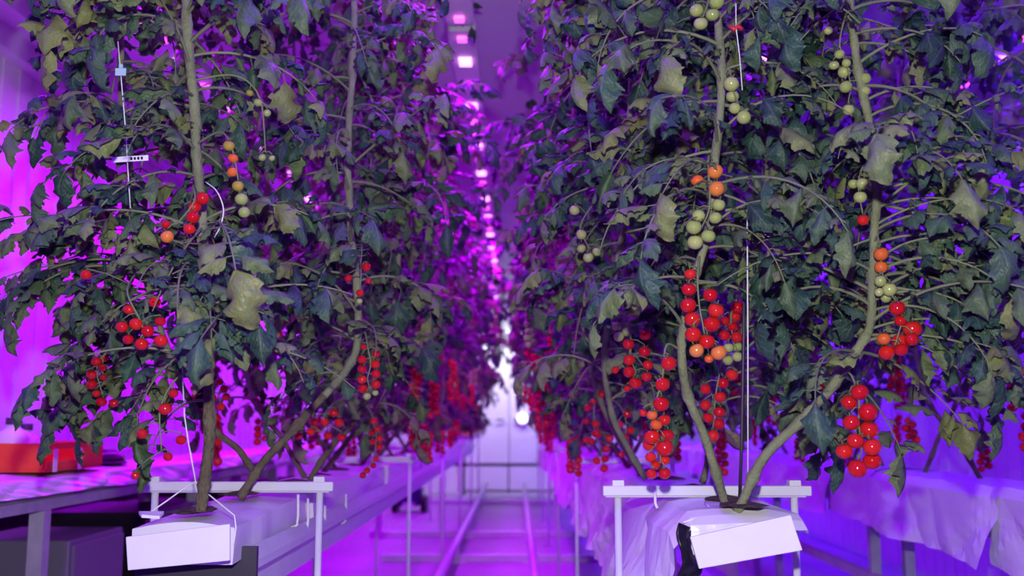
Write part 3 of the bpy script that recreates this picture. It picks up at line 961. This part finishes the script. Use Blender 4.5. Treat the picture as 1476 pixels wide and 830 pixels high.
# traced trusses: (depth, plant key, [(px, py, radius px, ripeness)])
R_, O_, G_, V_ = 'red', 'orange', 'green', 'olive'
TRUSS = [
    (1.93, 'RA', [(995, 395, 9, R_), (993, 417, 11, R_), (992, 440, 12, R_), (998, 460, 12, R_), (999, 482, 12, R_), (1024, 425, 11, R_), (1032, 447, 12, R_), (1026, 467, 13, R_), (1019, 492, 12, R_), (1004, 505, 11, O_), (1036, 508, 12, O_), (1022, 517, 7, O_)]),
    (1.93, 'RA', [(1031, 247, 12, O_), (1005, 260, 10, O_), (1033, 272, 12, O_), (1036, 295, 10, G_), (1031, 314, 10, G_), (1000, 327, 12, G_), (1007, 311, 10, G_), (1021, 340, 11, G_), (1002, 349, 12, G_)]),
    (2.25, 'RC', [(1063, 443, 10, R_), (1059, 456, 9, R_), (1044, 463, 8, R_), (1044, 483, 9, R_), (1062, 486, 9, R_), (1056, 471, 8, R_), (1050, 501, 8, G_), (1063, 500, 8, G_), (1063, 514, 8, G_), (1049, 519, 8, G_)]),
    (2.2, 'RC', [(1055, 540, 9, R_), (1042, 552, 9, R_), (1017, 561, 8, R_), (1038, 572, 9, R_), (1017, 584, 8, R_), (1037, 594, 9, R_), (1021, 602, 8, R_), (1036, 611, 9, R_), (1028, 628, 9, R_)]),
    (2.0, 'RA', [(964, 524, 11.5, R_), (955, 554, 11, R_), (953, 582, 12, R_), (940, 598, 8, O_), (946, 612, 9, O_), (958, 605, 9, R_), (940, 630, 12, R_), (958, 645, 13, R_), (936, 641, 10, R_), (962, 627, 10, R_), (927, 595, 6, R_), (938, 659, 8, R_), (958, 663, 8, R_), (945, 670, 7, R_), (939, 683, 8, R_), (958, 682, 9, R_)]),
    (2.4, 'RD', [(930, 482, 9, R_), (906, 496, 9, R_), (929, 507, 9, R_), (907, 519, 9, R_), (934, 526, 8, R_), (907, 536, 9, R_), (932, 543, 8, R_), (916, 552, 10, R_), (904, 560, 5, R_), (887, 533, 6, R_), (889, 470, 8, G_), (892, 485, 8, G_), (904, 478, 8, G_)]),
    (3.1, 'RE', [(867, 568, 6, R_), (847, 588, 6, R_), (855, 579, 5, R_), (845, 607, 5, R_), (859, 611, 6, R_), (860, 625, 7, R_), (852, 636, 6, R_), (879, 632, 6, R_), (874, 647, 6, R_), (872, 661, 6, R_), (860, 664, 6, R_), (871, 675, 6, R_), (845, 634, 5, R_)]),
    (3.0, 'RE', [(904, 597, 6, R_), (893, 612, 6, R_), (901, 631, 6, R_), (906, 646, 6, R_), (896, 655, 5, R_), (909, 620, 6, R_)]),
    (1.9, 'RB', [(1239, 565, 13, R_), (1224, 580, 12, R_), (1251, 594, 14, R_), (1227, 609, 12.5, R_), (1253, 619, 13.5, R_), (1233, 635, 12, R_), (1257, 644, 13.5, R_), (1217, 650, 12.5, R_), (1257, 664, 13.5, R_), (1236, 675, 14, R_)]),
    (1.93, 'RB', [(1293, 444, 12, R_), (1298, 462, 9, R_), (1315, 474, 14, R_), (1314, 489, 10, R_), (1298, 493, 13, R_), (1299, 504, 10, R_), (1274, 488, 10, O_), (1278, 508, 12, R_)]),
    (1.95, 'RB', [(1270, 366, 11, O_), (1270, 385, 10, O_), (1269, 405, 9, G_), (1282, 417, 11, G_), (1267, 421, 7, G_), (1277, 429, 8, G_)]),
    (2.0, 'RB', [(1240, 284, 10, G_), (1243, 265, 10, G_), (1230, 265, 8, G_), (1244, 317, 9, R_)]),
    (2.0, 'RB', [(1210, 78, 8, G_), (1202, 94, 8, G_), (1220, 91, 7, G_), (1217, 104, 10, G_), (1219, 125, 10, G_), (1247, 113, 9, G_), (1247, 131, 8, G_), (1223, 158, 9, G_), (1194, 44, 7, G_)]),
    (1.93, 'RA', [(1004, 15, 11, G_), (1027, 21, 11, G_), (1010, 34, 11, G_), (1033, 3, 12, G_)]),
    (1.95, 'RA', [(1054, 121, 12, G_), (1056, 139, 10, G_), (1059, 156, 9, G_), (1072, 169, 11, G_)]),
    (2.4, 'RD', [(828, 303, 8, G_), (838, 338, 8, G_), (838, 358, 7, G_), (848, 371, 8, G_), (860, 363, 7, G_)]),
    (1.88, 'LA', [(292, 286, 10, R_), (281, 298, 10, R_), (278, 313, 10, R_), (273, 330, 9, R_), (241, 341, 10, O_), (239, 323, 7, R_)]),
    (1.92, 'LA', [(330, 210, 9, V_), (336, 228, 8, O_), (335, 248, 8, O_), (343, 268, 9, V_), (348, 287, 10, G_), (352, 306, 9, G_)]),
    (2.0, 'LA', [(360, 134, 6, V_), (372, 148, 7, G_), (385, 163, 6, G_), (378, 227, 6, G_), (392, 228, 5, G_)]),
    (1.95, 'LC', [(223, 435, 9, R_), (186, 446, 8.5, R_), (196, 467, 10, R_), (176, 471, 9, R_), (213, 477, 9.5, R_), (231, 463, 8, R_), (185, 489, 8, R_), (204, 496, 10, R_), (232, 491, 10, R_), (124, 396, 8, R_)]),
    (2.35, 'LC', [(139, 521, 7.5, R_), (151, 516, 6.5, R_), (148, 530, 6, R_), (132, 540, 7.5, R_), (149, 544, 5, R_), (132, 554, 8, R_), (139, 567, 6, R_), (146, 579, 8, R_), (164, 581, 7, R_)]),
    (2.0, 'LA', [(250, 567, 7, R_), (238, 589, 10, R_), (261, 634, 8, R_), (242, 658, 7, R_), (195, 685, 6, R_), (205, 625, 8, R_)]),
    (2.5, 'LC', [(316, 550, 6, R_), (323, 560, 6, R_), (326, 572, 6, R_), (306, 573, 6, R_), (318, 586, 6, R_)]),
    (2.3, 'LB', [(528, 385, 7, R_), (502, 401, 6, R_), (519, 422, 6, R_), (531, 405, 5, R_), (518, 434, 5, G_)]),
    (2.35, 'LB', [(524, 500, 5, R_), (522, 518, 7, R_), (542, 510, 6, R_), (541, 525, 7, R_), (522, 532, 7, R_), (542, 539, 7, R_), (522, 547, 7, R_), (542, 554, 7, R_), (523, 560, 7, R_), (529, 571, 6, G_), (541, 566, 5, G_)]),
    (2.6, 'LD', [(481, 595, 7, R_), (468, 608, 7, R_), (453, 608, 6, R_), (448, 622, 6.5, R_), (473, 628, 6.5, R_), (489, 609, 7, R_), (492, 630, 6.5, R_), (430, 628, 6, R_)]),
    (3.0, 'LD', [(539, 607, 6, R_), (544, 618, 5, R_), (536, 624, 5, R_), (547, 632, 5.5, R_), (537, 637, 5, R_), (547, 644, 5, R_), (542, 661, 4.5, R_), (538, 671, 4.5, R_), (529, 678, 5, R_), (523, 685, 5, R_)]),
]
KEEP_CLEAR = [(px, py, rr + 5, Y) for Y, _, T in TRUSS for px, py, rr, c in T]
for px, py, rr in ((271, 60, 12), (274, 100, 12), (277, 150, 12), (282, 200, 12), (287, 240, 12), (1030, 100, 12), (1035, 200, 10), (1012, 375, 12), (986, 530, 12), (1000, 590, 12), (1018, 650, 12), (1260, 420, 12), (1258, 460, 12), (1235, 500, 12), (1205, 560, 12), (1150, 610, 12), (1110, 650, 12), (1262, 260, 9), (1238, 110, 8),
                   (503, 270, 9), (505, 200, 8), (507, 110, 8), (490, 545, 9), (450, 590, 9), (410, 640, 9), (295, 650, 12), (293, 700, 12), (1078, 400, 8), (1078, 460, 8), (1078, 520, 8), (1078, 600, 8)):
    KEEP_CLEAR.append((px, py, rr, 2.6 if 400 < px < 520 else 2.02))
for px, py in ((174, 103), (176, 130), (165, 230), (180, 230), (195, 230), (208, 230), (184, 205), (186, 260), (1061, 40), (1062, 65), (310, 285), (321, 305), (314, 335)):
    KEEP_CLEAR.append((px, py, 6, 1.95))


def hides_fruit(p):
    q = proj(p)
    if q is None:
        return True
    for px, py, rr, Y in KEEP_CLEAR:
        if q[2] < Y + 0.04 and (q[0] - px) ** 2 + (q[1] - py) ** 2 < (rr + 9) ** 2:
            return True
    return False


def stem_part(root, path, r0, r1, name='stem', old=True):
    pts = catmull(path, 7)
    pts = [q + Vector((noise.noise(q * 9), noise.noise(q * 9 + Vector((7, 1, 3))), 0)) * 0.006 for q in pts]
    n = len(pts)
    rnd = random.Random(int(pts[0].x * 1000))
    rs = []
    for i in range(n):
        a = i / (n - 1)
        rs.append((r0 + (r1 - r0) * a) * (1 + 0.10 * rnd.uniform(-1, 1) + (0.32 if i % 9 == 4 else 0)))
    b = MB().tube([q - root.location for q in pts], rs, 8)
    me = b.me(name, [M['stem'], M['stem_old']], True)
    zlim = 1.02 - root.location.z
    me.polygons.foreach_set('material_index', [1 if old and sum(me.vertices[i].co.z for i in p.vertices) / len(p.vertices) < zlim else 0 for p in me.polygons])
    ob(name, me, root)
    return pts


def point_at_z(pts, z):
    for a, b in zip(pts, pts[1:]):
        if a.z <= z <= b.z:
            return a.lerp(b, (z - a.z) / max(1e-6, b.z - a.z))
    return pts[-1] if z > pts[-1].z else pts[0]


def add_truss(root, Y, T, pts):
    tr = []
    placed = []
    for i, (px, py, rr, c) in enumerate(T):
        rad = rr * Y / F * 0.98
        yy = Y
        p = at(px, py, yy)
        for _ in range(14):
            hit = [1 for q, s in placed if (q - p).length < (rad + s) * 0.97]
            if not hit:
                break
            yy += 0.004
            p = at(px, py, yy)
        rad = rr * yy / F * 0.98
        placed.append((p, rad))
        tr.append((p, rad, c))
    topz = max(q.z for q, s in placed)
    cx = sum(q.x for q, s in placed) / len(placed)
    cyy = sum(q.y for q, s in placed) / len(placed)
    st = point_at_z(pts, topz + 0.03)
    srt = sorted(placed, key=lambda q: -q[0].z)
    axis = [st, st.lerp(Vector((cx, cyy, topz + 0.045)), 0.6)]
    k = max(2, len(srt) // 2)
    i = 0
    while i < len(srt):
        g = srt[i:i + 3]
        c0 = sum((q for q, s in g), Vector()) / len(g)
        axis.append(Vector((c0.x * 0.75 + cx * 0.25, c0.y, c0.z + 0.012)))
        i += 3
    ax = catmull(axis, 5)
    b = MB().tube([q - root.location for q in ax], [0.0028 - 0.0015 * i / len(ax) for i in range(len(ax))], 5)
    for q, s in placed:
        e = q + Vector((0, 0, s * 1.2))
        a = min(ax[5:] or ax, key=lambda w_: (w_ - e - Vector((0, 0, 0.008))).length)
        b.tube([a - root.location, (a + e) * 0.5 + Vector((0, 0, 0.004)) - root.location, e - root.location], 0.0013, 4)
    t = b.build('truss', M['rachis'], root, True)
    rnd = random.Random(int(cx * 1e4))
    for p, rad, c in tr:
        o = ob('tomato', TOM[c], t, p - root.location)
        o.scale = (rad, rad, rad * rnd.uniform(0.92, 1.02))
        o.rotation_euler = (rnd.uniform(-0.35, 0.35), rnd.uniform(-0.35, 0.35), rnd.uniform(0, 6))


def hang_truss(seed, n, size):
    """free-hanging truss geometry: axis and fruit offsets"""
    rnd = random.Random(seed)
    fr = []
    z = -0.05
    for i in range(n):
        s = 1 if i % 2 else -1
        a = rnd.uniform(-0.5, 0.5)
        fr.append((Vector((s * size * 1.05 * math.cos(a), s * size * 1.05 * math.sin(a), z)), size * rnd.uniform(0.85, 1.1)))
        z -= size * rnd.uniform(0.75, 1.05)
    ax = [Vector((0, 0, 0)), Vector((0.03, 0, 0.012)), Vector((0.0, 0, -0.03)), Vector((0.003, 0, z * 0.6)), Vector((0, 0, z * 0.95))]
    b = MB().tube(catmull(ax, 4), 0.002, 4)
    for q, s in fr:
        b.tube([(0, 0, q.z + s * 1.3), q + Vector((0, 0, s))], 0.0012, 3)
    return b.me('truss', M['rachis'], True), fr


HT = [hang_truss(s, 8 + s % 4, 0.0145) for s in range(6)]


def leaves_on(root, pts, n, z0, z1, seed, near, dry_below=0.0, scale=1.0, ymin=1.5, xlim=None, front=0.15, aim=-PI / 2, count=0):
    rnd = random.Random(seed)
    az = rnd.random() * 6.28
    order = list(range(n))
    rnd.shuffle(order)
    for i in order:
        z = z0 + (z1 - z0) * (i + rnd.random() * 0.8) / n
        p = point_at_z(pts, z)
        az = 2.4 * i + rnd.uniform(-0.5, 0.5)
        if near and rnd.random() < front:
            az = aim + rnd.uniform(-0.9, 0.9)
        if xlim and not near and rnd.random() < 0.35:
            az = 0.0 if xlim[2] > 0 else PI
            az += rnd.uniform(-0.8, 0.8)
        dry = z < dry_below and rnd.random() < 0.75
        if dry:
            k = rnd.randrange(len(LAYOUT_DRY)); lay, st, lm, jm = LAYOUT_DRY[k], STALK_DRY[k], LFM_DRY, LEAFJ_DRY[k]
        else:
            k = rnd.randrange(NLEAF); lay, st, lm, jm = LAYOUT[k], STALK[k], LFM, LEAFJ[k]
        s = scale * rnd.uniform(0.85, 1.2)
        mtx = Matrix.Translation(p) @ Matrix.Rotation(az, 4, 'Z') @ Matrix.Rotation(rnd.uniform(-0.35, 0.35), 4, 'X') @ Matrix.Rotation(rnd.uniform(-0.3, 0.3), 4, 'Y') @ Matrix.Scale(s, 4)
        tip = mtx @ lay[0][-1]
        zz = max(0.0, min(1.0, (tip.z - 1.15) / 0.9))
        if xlim and xlim[2] and not near:
            lim = (xlim[0] - (0.2 * zz if xlim[2] > 0 else 0), xlim[1] + (0.26 * zz if xlim[2] < 0 else 0))
        else:
            lim = xlim
        if lim and not lim[0] < tip.x < lim[1]:
            mtx = Matrix.Translation(p) @ Matrix.Rotation(PI - 2 * az, 4, 'Z') @ Matrix.Translation(-p) @ mtx
            tip = mtx @ lay[0][-1]
        if tip.y < ymin or tip.z < 0.88 or (lim and not lim[0] < tip.x < lim[1]):
            continue
        loc = Matrix.Translation(-root.location) @ mtx
        if near:
            mids = [mtx @ lay[0][5], mtx @ lay[0][9]]
            lfs = []
            for m4, kk in lay[2]:
                if m4.to_scale().x < BIG:
                    continue
                wp = mtx @ m4
                if hides_fruit(wp @ Vector((0, 0.5, -0.1))) or hides_fruit(wp @ Vector((0, 0.95, -0.5))) or hides_fruit(wp @ Vector((0, 0.1, 0))):
                    continue
                if (wp @ Vector((0, 0.5, 0))).y < ymin:
                    continue
                lfs.append((m4, kk))
            if len(lfs) < 4 or any(hides_fruit(q) for q in mids):
                continue
            if count + len(lfs) > 300:
                if not any(hides_fruit(mtx @ m4 @ Vector((0, 0.6, -0.2))) for m4, kk in lay[2]):
                    ob('leaf', jm, root).matrix_local = loc
                continue
            o = ob('leaf', st, root)
            o.matrix_local = loc
            for m4, kk in lfs:
                c = ob('leaflet', lm[kk % len(lm)], o)
                c.matrix_local = m4
                count += 1
        else:
            o = ob('leaf', jm, root)
            o.matrix_local = loc
    return count


# ---- the near plants, their stems traced from the photograph
NEAR = {
    'LA': ([(290, 738, 2.02), (297, 670, 2.03), (300, 590, 2.04), (297, 450, 2.04), (292, 330, 2.03), (287, 250, 2.02), (278, 150, 2.01), (270, 40, 2.0), (272, -90, 2.0), (275, -200, 2.0)], 0.0125, 0.010,
           'tomato plant with a thick upright stem growing from the first tied grow slab'),
    'LB': ([(345, 718, 2.36), (385, 660, 2.38), (440, 600, 2.42), (500, 530, 2.46), (516, 470, 2.48), (508, 340, 2.48), (503, 240, 2.48), (507, 100, 2.48), (511, -40, 2.48), (512, -170, 2.48)], 0.0105, 0.009,
           'tomato plant whose bare stem slants from the slab out over the aisle'),
    'LC': ([(372, 690, 2.58), (345, 650, 2.56), (305, 618, 2.52), (262, 560, 2.46), (225, 450, 2.38), (200, 320, 2.3), (180, 180, 2.3), (172, 40, 2.3), (170, -130, 2.3)], 0.009, 0.007,
           'tomato plant bending over the walkway beside the bench, string with tags in it'),
    'LD': ([(447, 692, 2.95), (478, 645, 2.95), (520, 590, 2.98), (560, 480, 3.0), (575, 350, 3.0), (580, 200, 3.0), (585, 40, 3.0), (588, -130, 3.0)], 0.009, 0.007,
           'tomato plant behind the slanting bare stem, leaves reaching over the aisle'),
    'RA': ([(1047, 728, 2.15), (1020, 645, 2.12), (990, 560, 2.08), (984, 500, 2.05), (998, 420, 2.02), (1016, 350, 2.0), (1032, 230, 2.0), (1040, 110, 2.0), (1034, 0, 2.0), (1030, -160, 2.0)], 0.0095, 0.009,
           'tomato plant with orange and green fruit trusses above the tilted white board'),
    'RB': ([(1062, 738, 2.03), (1105, 655, 2.02), (1160, 600, 2.01), (1200, 560, 2.0), (1235, 505, 2.0), (1255, 460, 2.0), (1260, 370, 2.0), (1264, 260, 2.0), (1245, 130, 2.0), (1228, 30, 2.0), (1222, -160, 2.0)], 0.0105, 0.009,
           'tomato plant with a pale green stem slanting away from the rails above the tilted board'),
    'RC': ([(1012, 695, 2.62), (1030, 630, 2.55), (1050, 560, 2.48), (1072, 480, 2.42), (1095, 350, 2.4), (1110, 200, 2.4), (1115, 40, 2.4), (1118, -150, 2.4)], 0.0085, 0.007,
           'tomato plant behind the stand, its small red truss beside the taut twine'),
    'RD': ([(930, 690, 2.85), (900, 640, 2.8), (882, 590, 2.75), (872, 520, 2.65), (885, 400, 2.55), (905, 280, 2.5), (908, 140, 2.5), (905, 0, 2.5), (905, -140, 2.5)], 0.009, 0.007,
           'tomato plant leaning over the aisle above the film gutter, withered lower leaves'),
    'RE': ([(922, 684, 3.25), (890, 630, 3.2), (860, 560, 3.1), (835, 430, 3.05), (825, 260, 3.05), (830, 100, 3.05), (832, -100, 3.05)], 0.009, 0.007,
           'tomato plant of the film gutter, behind the withered leaves by the aisle'),
}
# extra low leaves: (plant, how many, from height, to height, direction they reach)
EXTRA = [('LC', 22, 1.0, 1.35, PI), ('LA', 12, 1.08, 1.45, -PI / 2), ('LA', 10, 1.0, 1.3, PI * 0.9), ('RB', 16, 1.08, 1.5, 0.0), ('RC', 8, 1.0, 1.25, -0.6)]
for q, (key, (tr, r0, r1, lab)) in enumerate(NEAR.items()):
    path = [at(*t) for t in tr]
    root = thing('tomato_plant', lab, 'tomato plant', path[0], 'tomato plants at the end of the rows')
    pts = stem_part(root, path, r0, r1, 'stem', key[0] == 'L')
    zt = min(pts[-1].z, 2.05 if tr[3][2] < 2.2 else 2.35)
    back = key in ('LD', 'RE', 'LC', 'RC')
    n = {'LA': 74, 'LB': 70, 'LC': 70, 'LD': 64, 'RA': 74, 'RB': 72, 'RC': 66, 'RD': 72, 'RE': 64}[key]
    for (k3, n3, za, zb, aim) in EXTRA:
        if k3 == key:
            leaves_on(root, pts, n3, za, zb, 90 + q, True, 0.0, 0.95, 1.55, None, 1.0, aim, 200)
    leaves_on(root, pts, n, 0.98 if key[0] == 'L' else 1.0, zt, 50 + q, True, {'RD': 1.12, 'RC': 1.1, 'LB': 1.05, 'LD': 1.08, 'RE': 1.15}.get(key, 0.0), 0.92, 1.58, (-9, -0.16, 1) if key[0] == 'L' else (0.0, 9, -1), 0.28 if key in ('LA', 'RA') else 0.15, -PI / 2, sum(1 for c in root.children_recursive if c.name.startswith('leaflet')))
    for Y, k2, T in TRUSS:
        if k2 == key:
            add_truss(root, Y, T, pts)


# ---- plants further along the rows
def row_plant(x, y, lean, seed, label, group, nleaf=38, z0=0.95, ztop=2.56, ntr=3, basez=TOP, xlim=None):
    rnd = random.Random(seed)
    base = Vector((x + rnd.uniform(-0.03, 0.03), y, basez))
    path = [base, base + Vector((lean * 0.35, 0.02, 0.12)), base + Vector((lean * 0.9, 0.05, 0.28)), base + Vector((lean + rnd.uniform(-.03, .03), 0.05, 0.55)), base + Vector((lean + rnd.uniform(-.04, .04), 0.04, 1.1)), base + Vector((lean, 0.03, 1.80))]
    root = thing('tomato_plant', label, 'tomato plant', base, group)
    pts = stem_part(root, path, 0.009, 0.006)
    leaves_on(root, pts, nleaf, z0, ztop, seed + 7, False, 1.12, 1.0, 1.9, xlim)
    for i in range(ntr):
        z = 0.98 + 0.2 * i + rnd.uniform(-0.06, 0.06)
        p = point_at_z(pts, z)
        s = (1 if lean > 0 else -1) * rnd.uniform(0.05, 0.12)
        me, fr = HT[rnd.randrange(len(HT))]
        t = ob('truss', me, root, p - root.location + Vector((s, rnd.uniform(-0.1, 0.02), 0)))
        t.rotation_euler = (0, 0, rnd.uniform(0, 6.28))
        col = 'red' if i < 2 or rnd.random() < 0.5 else ('green' if rnd.random() < 0.6 else 'orange')
        for q, sz in fr:
            o = ob('tomato', TOM[col], t, q)
            o.scale = (sz, sz, sz)
    return root


s = 400
for i in range(11):
    y = 3.15 + i * 0.34
    s += 1
    row_plant(XL, y, 0.24 if i % 2 else -0.22, s, 'leafy tomato plant further along the row of white grow slabs', 'plants further along the slab row', xlim=(-1.25, -0.30, -1))
    s += 1
    row_plant(XR, y + 0.28, -0.24 if i % 2 else 0.22, s, 'leafy tomato plant further along the film gutter beside the rails', 'plants further along the film gutter', xlim=(0.06, 1.05, 1))
for i in range(13):
    y = 2.55 + i * 0.42
    s += 1
    row_plant(XR2, y, 0.18 if i % 2 else -0.16, s, 'shaded tomato plant with bare lower stem on the gutter along the ribbed wall', 'plants along the ribbed wall', 32, 1.12, 2.5, 2, TOP - 0.01)


# ---- far plants: stem, foliage mass and trusses
def far_template(seed, lean):
    rnd = random.Random(seed)
    b = MB().tube([(0, 0, 0), (lean * 0.8, 0, 0.25), (lean, 0, 0.6), (lean, 0, 1.66)], [0.009, 0.008, 0.007, 0.006], 6)
    stem = b.me('stem', M['stem'], True)
    v, f, uv = [], [], []
    az = rnd.random() * 6
    for i in range(36):
        z = 0.15 + 1.65 * (i + rnd.random()) / 36
        az += 2.4 + rnd.uniform(-.5, .5)
        lay = LAYOUT[rnd.randrange(NLEAF)]
        mt = Matrix.Translation((lean * min(1, z / 0.4), 0, z)) @ Matrix.Rotation(az, 4, 'Z') @ Matrix.Rotation(rnd.uniform(-.3, .3), 4, 'X') @ Matrix.Scale(rnd.uniform(.6, .8) + 0.62 * min(1, z / 1.1), 4)
        for m4, k in lay[2]:
            g = GEO_LO[k % NLF]
            o = len(v)
            mm = mt @ m4
            v += [tuple(mm @ Vector(q)) for q in g[0]]
            f += [tuple(o + t for t in q) for q in g[1]]
            uv += g[2]
    fol = mesh('foliage', v, f, M['leaf'], True, uv)
    tv = MB()
    tms = []
    for i in range(1 + seed % 2):
        me, fr = HT[(seed + i) % len(HT)]
        t = MB()
        for q, sz in fr:
            n = len(t.v)
            t.lathe([(0.001, -sz), (sz * .7, -sz * .7), (sz, 0), (sz * .7, sz * .7), (0.001, sz)], tuple(q), 8)
        t.tube([(0, 0, 0), (0, 0, fr[-1][0].z)], 0.002, 4)
        tms.append((t.me('truss', M['red'], True), Vector((lean + (0.07 if lean > 0 else -0.07), -0.05, 0.24 + 0.2 * i))))
    return stem, fol, tms


FT = [far_template(700 + k, (0.14 if k % 2 else -0.12)) for k in range(6)]
for rowx, lab, grp in ((XL, 'distant purple-lit tomato plant on the slab row near the end door', 'distant plants on the slab row'), (XR, 'distant purple-lit tomato plant on the film gutter near the end door', 'distant plants on the film gutter')):
    for i in range(14):
        y = 6.95 + i * 0.42
        st, fol, tms = FT[(i + (0 if rowx < 0 else 3)) % 6]
        root = thing('tomato_plant', lab, 'tomato plant', (rowx, y, TOP), grp)
        ob('stem', st, root)
        fo = ob('foliage', fol, root)
        fo['kind'] = 'stuff'
        for me, q in tms:
            ob('truss', me, root, q)

# ------------------------------------------------------------------ strings with tags, clips
r = strand('hanging_twine', [at(170, 60, 1.95), at(174, 105, 1.95), at(182, 200, 1.95), at(184, 240, 1.95), at(188, 300, 1.96)], 'thin white string hanging among the leaves, carrying two tags', rr=0.0012)
c = at(174, 103, 1.94)
b = MB().box(-0.011, 0.011, -0.002, 0.002, -0.009, 0.007).box(-0.004, 0.004, -0.003, 0.003, 0.007, 0.015)
tag(bevel(b.build('string_clip', M['tag_blue'], None, False, c), 0.001, 1), 'small pale blue plastic clip on the string above the white tag', 'clip')
c = at(188, 229, 1.94)
t = thing('plant_tag', 'narrow white tag with dark marks hanging on the string', 'tag', c)
pl = MB().box(-0.036, 0.036, -0.001, 0.001, -0.0055, 0.0055).build('plate', M['board'], t)
for x in (0.002, 0.009, 0.016, 0.023):
    MB().box(x - 0.002, x + 0.0025, -0.0014, -0.001, -0.0028, 0.0030).build('mark', M['ink'], pl)
t.rotation_euler = (0, -0.06, 0)
c = at(1061, 40, 1.95)
b = MB().tube([(-0.012, 0, 0.004), (-0.004, 0, -0.004), (0.004, 0, 0.004), (0.012, 0, -0.004)], 0.005, 6)
tag(b.build('plant_clip', M['clip_red'], None, True, c), 'small red plastic clip on the string beside the topmost green truss', 'clip')
strand('hanging_twine', [at(1060, -60, 1.95), at(1061, 40, 1.95), at(1066, 80, 1.95), at(1070, 130, 1.96)], 'thin white string hanging with a red clip', rr=0.0012)
strand('loose_twine', catmull([at(296, 262, 1.96), at(312, 275, 1.93), at(322, 300, 1.92), at(318, 325, 1.92), at(309, 342, 1.93)], 5), 'short loose white twine end curling from the stem knot', rr=0.0013)
